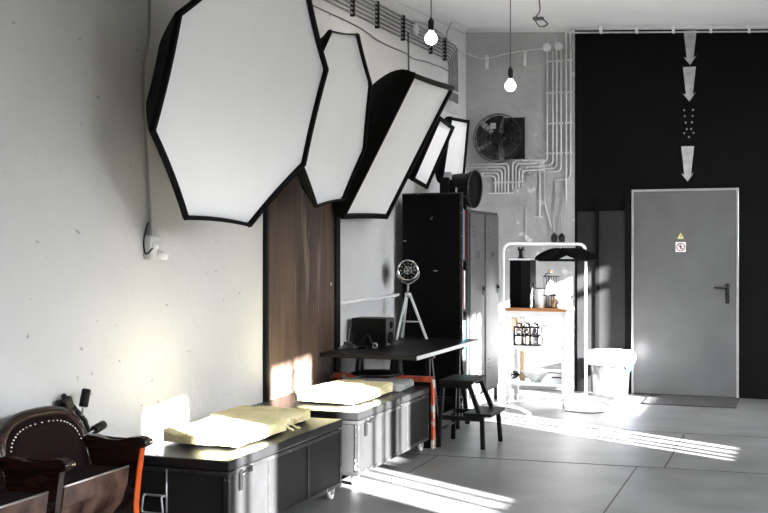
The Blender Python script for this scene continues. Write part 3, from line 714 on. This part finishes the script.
# ------------------------------------------------------------------ lockers
t = thing('locker', 'tall grey metal locker with two narrow numbered doors in the back corner', 'locker', (.33, 9.87, 0))
ly = (9.36, 9.885, 10.41)
b = nb(); box(b, (.12, ly[0], .12), (.575, ly[2], 1.82), .006); part('body', b, M['lockerdark'], t)
def text_mesh(s, size, loc, m, parent, name):
    cu = bpy.data.curves.new(name, 'FONT'); cu.body = s; cu.size = size; cu.extrude = .001; cu.align_x = 'CENTER'; cu.align_y = 'CENTER'
    o = bpy.data.objects.new(name, cu); C.objects.link(o); dg = bpy.context.evaluated_depsgraph_get(); me = bpy.data.meshes.new_from_object(o.evaluated_get(dg))
    bpy.data.objects.remove(o); me.materials.append(m)
    me.transform(Matrix.Translation(Vector(loc) - root_of(parent).location) @ Matrix(((0, 0, 1, 0), (1, 0, 0, 0), (0, 1, 0, 0), (0, 0, 0, 1))))
    o = bpy.data.objects.new(name, me); C.objects.link(o); o.parent = parent; return o
for k in range(2):
    ya, yb_ = ly[k] + .025, ly[k + 1] - .025
    b = nb(); box(b, (.575, ya, .15), (.592, yb_, 1.79), .005)
    for zz in (1.66, 1.62, 1.58, .42, .38, .34): box(b, (.590, ya + .09, zz), (.598, yb_ - .09, zz + .012), .003)
    d_ = part('door', b, M['lockergrey'], t)
    ym = (ya + yb_) / 2
    b = nb(); box(b, (.592, ym - .09, 1.37), (.595, ym + .09, 1.45), .002); part('number_plate', b, M['lockergrey'], d_)
    text_mesh(('13', '14')[k], .10, (.5955, ym, 1.41), M['black'], d_, 'number')
    b = nb(); cyl(b, (.592, yb_ - .05, 1.10), (.612, yb_ - .05, 1.10), .014, seg=14); box(b, (.592, yb_ - .07, 1.04), (.597, yb_ - .03, 1.13), .002); part('lock', b, M['blackmetal'], d_)
    b = nb()
    for zz in (.35, 1.0, 1.6): cyl(b, (.588, ya - .006, zz), (.588, ya - .006, zz + .06), .007, seg=8)
    parts('hinge', b, M['lockergrey'], d_)
for (x, y) in ((.14, ly[0] + .02), (.56, ly[0] + .02), (.14, ly[2] - .02), (.56, ly[2] - .02)):
    b = nb(); box(b, (x - .015, y - .015, 0), (x + .015, y + .015, .12), .002); part('leg', b, M['lockergrey'], t)

# ------------------------------------------------------------------ studio spotlight on the lockers
t = thing('studio_spotlight', 'black studio spotlight standing on top of the grey locker', 'spotlight', (.44, 9.6, 1.82))
o = Vector((.46, 9.62, 2.02)); ax = Vector((.98, -.12, -.06)).normalized()
b = nb(); lathe(b, o, ax, [(-.17, 0), (-.17, .09), (-.10, .13), (.05, .15), (.07, .165), (.11, .17)], 28); part('lamp_body', b, M['blackmetal'], t)
b = nb(); lathe(b, o, ax, [(.085, .167), (.085, .10), (.098, .06), (.103, 0)], 28); part('lens', b, M['black'], t)
b = nb(); torus(b, o + ax * .11, ax, .168, .008, 36, 8); part('lens_ring', b, M['fansteel'], t)
b = nb(); u = Vector((ax.y, -ax.x, 0)).normalized()
tube(b, fillet([o + u * .17, o + u * .18 - Vector((0, 0, .18)), o - u * .18 - Vector((0, 0, .18)), o - u * .17], .03), .009, 8); cyl(b, o - Vector((0, 0, .175)), (o.x, o.y, 1.82), .045, seg=18); part('yoke', b, M['steel'], t)
b = nb(); box(b, (.30, 9.50, 2.10), (.37, 9.57, 2.17), .008, rot=Matrix.Rotation(.3, 3, 'Z')); part('rear_vent', b, M['steel'], t)
b = nb(); box(b, (.27, 9.48, 1.93), (.36, 9.62, 2.12), .01); part('power_unit', b, M['black'], t)

# ------------------------------------------------------------------ step stool
t = thing('step_stool', 'black wooden two-step stool standing in front of the desk', 'stool', (1.0, 7.9, 0))
# local: top step nearer -x, low step toward +x/+y
def leg(p, q, w=.021): 
    bm = nb(); tube(bm, [p, q], w, 4, sq=True); return bm
sx0, sx1, sy0, sy1 = .855, 1.11, 7.66, 8.02
b = nb(); box(b, (.845, 7.65, .475), (1.10, 8.05, .502), .006); part('top_step', b, M['blackmetal'], t)
b = nb(); box(b, (1.02, 7.67, .238), (1.235, 8.09, .262), .006); part('lower_step', b, M['blackmetal'], t)
for p, q in (((.86, 7.69, .475), (.83, 7.68, 0)), ((.86, 8.01, .475), (.83, 8.06, 0)), ((1.06, 7.69, .475), (1.135, 7.70, .262)), ((1.06, 8.01, .475), (1.135, 8.06, .262)),
             ((1.155, 7.71, .24), (1.165, 7.70, 0)), ((1.185, 8.06, .24), (1.20, 8.08, 0))):
    part('leg', leg(p, q), M['blackmetal'], t)
b = nb(); box(b, (.84, 7.675, .205), (1.17, 7.695, .238), .003); box(b, (.84, 8.04, .205), (1.19, 8.06, .238), .003); box(b, (.835, 7.69, .205), (.853, 8.05, .238), .003); box(b, (.86, 7.675, .44), (1.08, 7.69, .475)); box(b, (.86, 8.015, .44), (1.08, 8.03, .475)); box(b, (.865, 7.69, .44), (.88, 8.02, .475)); parts('apron', b, M['blackmetal'], t)
b = nb(); tube(b, [(.84, 7.69, .13), (.84, 8.05, .13)], .009, 8); part('stretcher', b, M['blackmetal'], t)

# ------------------------------------------------------------------ clothes rack
RL = Vector((.83, 9.63, 0)); RR = Vector((1.43, 10.46, 0)); rd = (RR - RL).normalized(); rp_ = Vector((rd.y, -rd.x, 0))
t = thing('clothes_rack', 'white tubular clothes rack with black hangers at its right end', 'rack', RL)
H = 1.515
b = nb(); tube(b, fillet([RL + Vector((0, 0, .03)), RL + Vector((0, 0, H)), RR + Vector((0, 0, H)), RR + Vector((0, 0, .03))], .09, 7), .0135, 12); part('frame', b, M['pipe'], t)
for o in (RL, RR):
    b = nb(); tube(b, fillet([o - rp_ * .30 + Vector((0, 0, .014)), o - rp_ * .22 + Vector((0, 0, .05)), o + rp_ * .22 + Vector((0, 0, .05)), o + rp_ * .36 + Vector((0, 0, .014))], .06, 6), .0135, 10); part('foot', b, M['pipe'], t)
b = nb(); tube(b, [RL + Vector((0, 0, .075)), RR + Vector((0, 0, .075))], .012, 10); part('lower_bar', b, M['pipe'], t)
b = nb()
for zz in (.74, .55): cyl(b, RL + Vector((0, 0, zz)), RL + Vector((0, 0, zz + .04)), .018, seg=14)
parts('collar', b, M['pipe'], t)
# hangers: local frame, the hook rests over the bar at the origin
def make_hanger():
    r = thing('clothes_hanger', 'x', 'hanger', (0, 0, 0), 'black hangers on the clothes rack')
    bm = nb(); pts = spline([(-.215, 0, -.15), (-.20, 0, -.128), (-.11, 0, -.085), (-.04, 0, -.062), (0, 0, -.058), (.04, 0, -.062), (.11, 0, -.085), (.20, 0, -.128), (.215, 0, -.15)], 5)
    n = len(pts); tube(bm, pts, [.02 + .016 * math.sin(PI * abs(i / (n - 1) - .5) * 2) for i in range(n)], 8); part('shoulder_bar', bm, M['blackmatte'], r, local=True)
    bm = nb(); tube(bm, [(-.20, 0, -.148), (.20, 0, -.148)], .013, 6); part('trouser_bar', bm, M['blackmatte'], r, local=True)
    bm = nb(); hk = [(0, 0, -.06), (0, 0, -.038), (.017, 0, -.022)]
    for k in range(9):
        a = math.radians(-40 + k * 27); hk.append((.0205 * math.cos(a), 0, .0205 * math.sin(a)))
    tube(bm, hk, .0024, 6); part('hook', bm, M['steel'], r, local=True)
    return r
h0 = make_hanger()
names = ['leftmost black hanger on the white rack', 'second black hanger from the left on the white rack', 'third black hanger from the left on the white rack', 'fourth black hanger from the left on the white rack', 'fifth black hanger from the left, next to the rightmost one', 'rightmost black hanger beside the right post of the rack']
bar_ang = math.atan2(rd.y, rd.x)
for i in range(6):
    s_ = .69 + i * .035; p = RL + rd * s_ + Vector((0, 0, H - .005)); rz = (.10, .22, .0, .16, -.05, .12)[i]
    if i == 0: h0.location = p; h0.rotation_euler = (0, 0, rz); h0['label'] = names[0]
    else: dup(h0, p, rz, names[i])

# ------------------------------------------------------------------ kitchen cart
cx0, cx1, cy0, cy1 = .735, 1.325, 10.05, 10.43
t = thing('serving_cart', 'white serving cart with a wooden top and two shelves by the back wall', 'cart', (1.06, 10.24, 0))
b = nb(); box(b, (cx0, cy0, .885), (cx1, cy1, .912), .004); part('top', b, M['butcher'], t, label='brown wooden top')
b = nb(); box(b, (cx0 + .01, cy0 + .01, .83), (cx1 - .01, cy0 + .028, .885)); box(b, (cx0 + .01, cy1 - .028, .83), (cx1 - .01, cy1 - .01, .885)); box(b, (cx0 + .01, cy0, .83), (cx0 + .028, cy1, .885)); box(b, (cx1 - .028, cy0, .83), (cx1 - .01, cy1, .885)); parts('apron', b, M['white'], t)
for (x, y) in ((cx0 + .03, cy0 + .03), (cx1 - .03, cy0 + .03), (cx0 + .03, cy1 - .03), (cx1 - .03, cy1 - .03)):
    b = nb(); box(b, (x - .022, y - .022, .07), (x + .022, y + .022, .885), .004); part('leg', b, M['white'], t)
    b = nb(); cyl(b, (x - .012, y, .034), (x + .012, y, .034), .034, seg=18); box(b, (x - .018, y - .012, .034), (x + .018, y + .012, .072)); part('caster', b, M['pipe'], t)
for z in (.53, .185):
    b = nb(); box(b, (cx0 + .01, cy0 + .01, z), (cx1 - .01, cy1 - .01, z + .028), .003); part('shelf', b, M['white'], t)
ct = .912
# dark mirror-like box standing at the back of the cart
t = thing('mini_fridge', 'black upright box with a grey side panel on the left of the cart top', 'box', (.84, 10.3, ct)); t.name = 'black_box'
b = nb(); box(b, (.755, 10.17, ct), (.865, 10.42, ct + .45), .004); part('body', b, M['blackmatte'], t)
b = nb(); box(b, (.866, 10.17, ct), (.955, 10.42, ct + .45), .004); part('side_panel', b, M['blackmetal'], t)
b = nb(); box(b, (.75, 10.165, ct + .45), (.96, 10.425, ct + .465), .003); part('lid', b, M['white'], t)
b = nb(); box(b, (.835, 10.2, ct + .465), (.865, 10.25, ct + .56), .006); box(b, (.825, 10.19, ct + .465), (.875, 10.26, ct + .48), .004); box(b, (.826, 10.2, ct + .54), (.84, 10.25, ct + .575), .003); box(b, (.86, 10.2, ct + .54), (.874, 10.25, ct + .575), .003)
solo('black_clip', b, M['black'], 'small black clip standing on the dark box of the cart', 'clip')
def bottle(x, y, z, r, h, m, capm, label, group=None, neck=.35):
    t = thing('bottle', label, 'bottle', (x, y, z), group)
    b = nb(); lathe(b, (x, y, z), (0, 0, 1), [(0, 0), (0, r * .9), (.006, r), (h * .55, r), (h * .7, r * neck), (h * .93, r * neck), (h * .93, 0)], 20); part('glass_body', b, m, t)
    b = nb(); cyl(b, (x, y, z + h * .92), (x, y, z + h), r * neck * 1.15, seg=14); part('cap', b, capm, t)
bottle(.99, 10.12, ct, .03, .24, M['glass'], M['black'], 'clear glass bottle with a dark cap beside the black box')
bottle(1.12, 10.28, ct, .055, .36, M['white'], M['wood'], 'tall white bottle with a tan cap in the middle of the cart top')
# white bucket jar
t = thing('enamel_jar', 'white enamel jar with a dark rim standing on the cart top', 'jar', (1.05, 10.14, ct))
b = nb(); lathe(b, (1.05, 10.14, ct), (0, 0, 1), [(0, 0), (0, .045), (.12, .055), (.18, .058), (.185, .05), (.17, .05), (.01, .04), (.01, 0)], 24); part('jar_body', b, M['white'], t)
b = nb(); torus(b, (1.05, 10.14, ct + .185), (0, 0, 1), .056, .004, 24, 6); part('rim', b, M['black'], t)
# wire basket
t = thing('wire_basket', 'dark wire basket holding things on the middle of the cart top', 'basket', (1.16, 10.2, ct))
b = nb()
for z in (.004, .12, .30): 
    ins = .0 if z > .1 else .015
    tube(b, fillet([(1.095 + ins, 10.10 + ins, ct + z), (1.225 - ins, 10.10 + ins, ct + z), (1.225 - ins, 10.24 - ins, ct + z), (1.095 + ins, 10.24 - ins, ct + z), (1.095 + ins, 10.10 + ins, ct + z)], .02), .0035, 6)
for k in range(6):
    x = 1.10 + k * .023; tube(b, [(x, 10.102, ct + .30), (x, 10.112, ct + .004)], .0022, 5); tube(b, [(x, 10.238, ct + .30), (x, 10.228, ct + .004)], .0022, 5)
part('wires', b, M['blackmetal'], t)
b = nb(); tube(b, spline([(1.10, 10.12, ct + .30), (1.13, 10.12, ct + .33), (1.17, 10.12, ct + .32)], 5), .004, 6); part('handle', b, M['blackmetal'], t)
b = nb(); box(b, (1.235, 10.12, ct), (1.315, 10.30, ct + .17), .004)
solo('white_carton', b, M['paper'], 'white carton at the right end of the cart top', 'carton')
b = nb(); lathe(b, (1.18, 10.17, ct + .006), (0, 0, 1), [(0, 0), (0, .03), (.08, .035), (.08, .03), (.01, .026), (.01, 0)], 20)
solo('paper_cup', b, M['wood'], 'small tan cup inside the wire basket', 'cup')
# middle shelf: bottle crate with glasses
sz = .558
t = thing('bottle_crate', 'black bottle crate with square openings on the middle shelf of the cart', 'crate', (.93, 10.15, sz))
b = nb(); X0, X1, Ya, Yb_ = .815, 1.055, 10.08, 10.24
for z in (0, .085, .165):
    for lo, hi in (((X0, Ya, sz + z), (X1, Ya + .012, sz + z + .014)), ((X0, Yb_ - .012, sz + z), (X1, Yb_, sz + z + .014)), ((X0, Ya, sz + z), (X0 + .012, Yb_, sz + z + .014)), ((X1 - .012, Ya, sz + z), (X1, Yb_, sz + z + .014))): box(b, lo, hi)
for k in range(4):
    x = X0 + k * (X1 - X0 - .012) / 3; box(b, (x, Ya, sz), (x + .012, Ya + .01, sz + .175)); box(b, (x, Yb_ - .01, sz), (x + .012, Yb_, sz + .175))
box(b, (X0, Ya, sz), (X1, Yb_, sz + .006)); part('crate_body', b, M['blackmetal'], t)
for k in range(3):
    for j in range(2):
        x = .858 + k * .077; y = 10.125 + j * .072
        t2 = thing('milk_bottle', '%s clear bottle in the %s row of the black crate' % (('left', 'middle', 'right')[k], ('front', 'back')[j]), 'bottle', (x, y, sz + .006), 'bottles in the black crate')
        b = nb(); lathe(b, (x, y, sz + .007), (0, 0, 1), [(0, 0), (0, .028), (.006, .03), (.13, .03), (.17, .017), (.20, .017), (.20, .014), (.20, 0)], 16); part('glass_body', b, M['glass'], t2)
        b = nb(); cyl(b, (x, y, sz + .205), (x, y, sz + .222), .019, seg=14); part('cap', b, M['steel'], t2)
bottle(1.10, 10.14, sz, .033, .20, M['glass'], M['steel'], 'clear glass jar-like bottle right of the black crate', neck=.6)
b = nb(); box(b, (.765, 10.12, sz), (.78, 10.36, sz + .24), .003, rot=Matrix.Rotation(-.12, 3, 'Y')); solo('cutting_board', b, M['wood'], 'wooden board leaning at the left end of the middle shelf', 'board')
b = nb(); lathe(b, (.795, 10.09, sz), (0, 0, 1), [(0, 0), (0, .02), (.01, .024), (.05, .018), (.11, .015), (.13, .008), (.13, 0)], 14); solo('vase', b, M['white'], 'little white vase at the front left corner of the middle shelf', 'vase')
# lower shelf
lz = .213
b = nb(); box(b, (1.14, 10.08, lz), (1.28, 10.24, lz + .11), .006)
t = thing('storage_box', 'small white box with a dark slot on the lower shelf', 'box', (1.22, 10.16, lz)); part('box_body', b, M['white'], t)
b = nb(); box(b, (1.18, 10.077, lz + .05), (1.27, 10.081, lz + .062)); box(b, (1.138, 10.078, lz + .095), (1.282, 10.242, lz + .104)); part('slot', b, M['blackmetal'], t)
b = nb(); box(b, (.845, 10.20, lz), (.89, 10.26, lz + .28), .004); solo('wood_block', b, M['wood'], 'upright tan wood block on the lower shelf of the cart', 'block')
b = nb(); lathe(b, (1.0, 10.22, lz), (0, 0, 1), [(0, 0), (0, .05), (.01, .06), (.09, .14), (.10, .145), (.095, .13), (.02, .05), (.02, 0)], 28); solo('mixing_bowl', b, M['white'], 'wide white bowl in the middle of the lower shelf', 'bowl')
b = nb()
for k in range(4): torus(b, (.80 + .01 * k, 10.12, lz + .045 + .012 * k), (.3 * k - .4, .6, 1), .035, .006, 20, 6)
solo('cable_coil', b, M['black'], 'coil of black cable at the left of the lower shelf', 'cable')

# ------------------------------------------------------------------ waste bin
bx, by = 1.60, 10.87
t = thing('waste_bin', 'clear plastic waste bin lined with a white bag beside the cart', 'bin', (bx, by, 0))
b = nb(); lathe(b, (bx, by, 0), (0, 0, 1), [(0, 0), (0, .165), (.01, .17), (.44, .195), (.44, .190), (.012, .165), (.012, 0)], 36); part('bin_body', b, M['plasticclear'], t)
def bag(levels, amp):
    b = nb(); seg = 48; prev = None
    for (z, r) in levels:
        ring = []
        for k in range(seg):
            a = 2 * PI * k / seg; q = Vector((math.cos(a) * 2, math.sin(a) * 2, z * 3)); w_ = .5 + .5 * noise.noise(q)
            rr = r * (1 + amp * math.sin(a * 9 + z * 14 + 2 * w_) + amp * (w_ - .5))
            zz = z - amp * .5 * w_
            ring.append(b.verts.new((bx + rr * math.cos(a), by + rr * math.sin(a), zz)))
        if prev:
            for k in range(seg):
                f = b.faces.new((prev[k], prev[(k + 1) % seg], ring[(k + 1) % seg], ring[k])); f.smooth = True
        prev = ring
    return b
part('liner_top', bag([(.36, .168), (.41, .172), (.462, .185), (.475, .21), (.46, .232), (.42, .242), (.375, .236), (.345, .222)], .03), M['bag'], t, label='white plastic bag rim folded over the edge')
part('liner', bag([(.03, .10), (.04, .14), (.15, .148), (.25, .152), (.36, .16)], .04), M['bag2'], t)
b = nb(); prism(b, [(1.74, 10.72, .36), (1.80, 10.74, .42), (1.83, 10.80, .38), (1.82, 10.82, .30), (1.79, 10.78, .27)], (.006, -.006, .0)); prism(b, [(1.36, 10.76, .42), (1.385, 10.74, .44), (1.385, 10.74, .33), (1.37, 10.75, .32)], (-.004, -.006, 0)); parts('drawstring', b, M['blue'], t, label='blue drawstring ends')
# loop of cable on the floor by the cart
b = nb(); tube(b, spline([(1.30, 10.62, .007), (1.45, 10.58, .007), (1.66, 10.38, .007), (1.72, 10.05, .007), (1.66, 9.78, .007), (1.50, 9.74, .007), (1.36, 9.80, .007)], 8), .006, 6)
solo('floor_cable', b, M['cable'], 'thin dark cable curving on the floor in front of the cart', 'cable')

# ------------------------------------------------------------------ theatre seats
t = thing('theatre_seats', 'row of dark brown upholstered theatre seats with wooden scroll arms', 'seat', (.3, 3.75, 0))
ycs = (4.03, 3.45)
for yc_ in ycs:
    w2 = .275
    def arch(k, grow=0.):      # k in 0..1 from left bottom over the arch to right bottom
        a = PI * k; c_ = math.cos(a); s_ = math.sin(a)
        yy = yc_ - (w2 + grow) * (abs(c_) ** .75) * (1 if c_ > 0 else -1); zz = .50 + (.205 + grow) * (s_ ** .62)
        return yy, zz
    n = 28
    # leaning slightly back: x decreases with height
    lean = lambda z: .17 - (z - .42) * .28
    b = nb(); ring = []
    pts = [(yc_ - w2, .36)] + [arch(k / n) for k in range(n + 1)] + [(yc_ + w2, .36)]
    f1 = [b.verts.new((lean(z) + .03, y, z)) for y, z in pts]; f0 = [b.verts.new((lean(z) - .03, y, z)) for y, z in pts]
    for k in range(len(pts)): b.faces.new((f1[k], f1[(k + 1) % len(pts)], f0[(k + 1) % len(pts)], f0[k]))
    b.faces.new(f0[::-1]); cc = b.verts.new((lean(.55) + .055, yc_, .55))
    inner = [b.verts.new(Vector((lean(z) + .048, yc_ + (y - yc_) * .72, .53 + (z - .53) * .72))) for y, z in pts]
    for k in range(len(pts)):
        f = b.faces.new((f1[k], f1[(k + 1) % len(pts)], inner[(k + 1) % len(pts)], inner[k])); f.smooth = True
        f = b.faces.new((inner[k], inner[(k + 1) % len(pts)], cc)); f.smooth = True
    bk = part('backrest', b, M['upholstery'], t)
    b = nb(); tube(b, [(lean(z) + .012, y, z) for y, z in [(yc_ - w2 - .012, .36)] + [arch(k / n, .012) for k in range(n + 1)] + [(yc_ + w2 + .012, .36)]], .026, 8); part('back_frame', b, M['darkwood'], bk)
    b = nb()
    for k in range(2, 27, 1):
        y, z = arch(k / n, -.028); lathe(b, (lean(z) + .032, y, z), (1, 0, 0), [(0, .006), (.004, .005), (.006, 0)], 8)
    parts('nail_head', b, M['brass'], bk)
    # seat
    b = nb(); box(b, (.17, yc_ - .235, .40), (.415, yc_ + .235, .455), .015, seg=3); st = part('seat', b, M['upholstery'], t)
    b = nb(); ya, yb2 = yc_ - .237, yc_ + .237
    prof = [(x - .082, z - .006) for x, z in ((.505, .468), (.512, .462), (.50, .38), (.47, .30), (.42, .24), (.40, .25), (.45, .31), (.485, .40), (.49, .462))]
    prism(b, [(x, ya, z) for x, z in prof], (0, yb2 - ya, 0)); part('seat_front', b, M['apron'], st, label='worn brown curved front board')
    b = nb(); tube(b, [(.426, ya, .460), (.426, yb2, .460)], .005, 6); part('edge_piping', b, M['steel'], st)
for i, ya in enumerate((4.325, 3.74, 3.16)):
    arm_top = [(.10, .50), (.14, .575), (.20, .585), (.30, .565), (.40, .565), (.48, .585), (.54, .592), (.575, .578), (.58, .553), (.56, .538), (.53, .54), (.47, .545), (.40, .53), (.30, .525), (.18, .535), (.12, .47)]
    b = nb(); prism(b, [(x, ya - .032, z) for x, z in [(x_ if x_ < .25 else x_ - (x_ - .25) * .26, z_) for x_, z_ in arm_top]], (0, .064, 0))
    es = b.edges[:]; bmesh.ops.bevel(b, geom=es, offset=.007, segments=2, affect='EDGES', clamp_overlap=True)
    a_ = part('armrest', b, M['darkwood'], t)
    b = nb(); cyl(b, (.482, ya - .034, .562), (.482, ya + .034, .562), .017, seg=16); part('scroll', b, M['darkwood'], a_)
    b = nb(); prism(b, [(x, ya - .018, z) for x, z in ((.12, 0), (.12, .52), (.42, .535), (.46, .545), (.44, .42), (.425, .28), (.43, .1), (.455, 0))], (0, .036, 0)); sp = part('side_panel', b, M['darkwood'], t)
    if i == 0:
        b = nb(); prism(b, [(x, ya - .019, z) for x, z in ((.461, .542), (.467, .54), (.447, .42), (.432, .28), (.437, .1), (.462, 0), (.456, 0), (.431, .1), (.426, .28), (.441, .42))], (0, .038, 0)); part('front_edge', b, M['orangewood'], sp, label='orange varnished front edge')

# ------------------------------------------------------------------ folded stand behind seats
t = thing('folded_stand', 'black folded stand with two foam rollers leaning behind the theatre seats', 'stand', (.06, 4.4, 0))
b = nb(); tube(b, [(.03, 4.28, .74), (.05, 4.36, .40), (.06, 4.45, .0)], .014, 8); tube(b, [(.035, 4.31, .76), (.05, 4.46, .62), (.06, 4.52, .45)], .013, 8); tube(b, [(.05, 4.27, .70), (.055, 4.37, .69)], .014, 8); box(b, (.03, 4.29, .69), (.07, 4.345, .75), .008, rot=Matrix.Rotation(.5, 3, 'X')); part('folded_frame', b, M['black'], t)
for c_, d_ in ((Vector((.08, 4.418, .737)), Vector((0, .32, 1))), (Vector((.08, 4.53, .578)), Vector((0, 1, .22)))):
    d_ = d_.normalized(); b = nb(); cyl(b, c_ - d_ * .085, c_ + d_ * .02, .005, seg=8); part('rod', b, M['steel'], t)
    b = nb(); lathe(b, c_ - d_ * .043, d_, [(0, 0), (0, .018), (.004, .022), (.082, .022), (.086, .018), (.086, 0)], 18); part('foam_roller', b, M['blackmetal'], t)
b = nb(); box(b, (.05, 4.46, .50), (.09, 4.52, .53), .006); part('knob', b, M['black'], t)

# ------------------------------------------------------------------ light
def area(name, loc, sx, sy, power, direction, spread=92):
    l = bpy.data.lights.new(name, 'AREA'); l.shape = 'RECTANGLE'; l.size = sx; l.size_y = sy; l.energy = power; l.color = (.945, .965, 1); l.spread = math.radians(spread)
    o = bpy.data.objects.new(name, l); C.objects.link(o); o.location = loc
    o.rotation_euler = Vector(direction).to_track_quat('-Z', 'Y').to_euler(); return o
SKY = 38.
for (a, c2, z0, z1, _) in WINS:
    far = a > 7
    area('window_daylight', (XR - .02, (a + c2) / 2, (z0 + z1) / 2), c2 - a, z1 - z0, SKY * (z1 - z0) * (c2 - a), (-1, .75 if far else .1, -.7 if far else -.95))
area('window_daylight', (XR - .02, -.4, 2.0), 2.6, 1.8, SKY * 3.0, (-1, .35, -1.2))  # added fill lamp for the near left wall; no window opening here
sun = bpy.data.lights.new('sun', 'SUN'); sun.energy = 95; sun.color = (.985, .99, 1); sun.angle = math.radians(.6)
so = bpy.data.objects.new('sun', sun); C.objects.link(so); so.rotation_euler = Vector((-1, .56, -.38)).to_track_quat('-Z', 'Y').to_euler()
so.location = (9, 2, 4)
w = bpy.data.worlds.new('world'); sc.world = w; w.use_nodes = True
w.node_tree.nodes['Background'].inputs[0].default_value = (.9, .95, 1, 1); w.node_tree.nodes['Background'].inputs[1].default_value = .6

# ------------------------------------------------------------------ camera
cam = bpy.data.cameras.new('camera'); co = bpy.data.objects.new('camera', cam); C.objects.link(co)
co.location = (3.263, 0, 1.44); co.rotation_euler = (PI / 2, 0, math.radians(20.43))
cam.sensor_width = 36; cam.lens = 1090 / 768 * 36; cam.shift_y = -4.5 / 768; cam.clip_start = .05
sc.camera = co
sc.view_settings.view_transform = 'Standard'; sc.view_settings.look = 'None'; sc.view_settings.gamma = 1
sc.view_settings.use_curve_mapping = False
sc.view_settings.exposure = .88
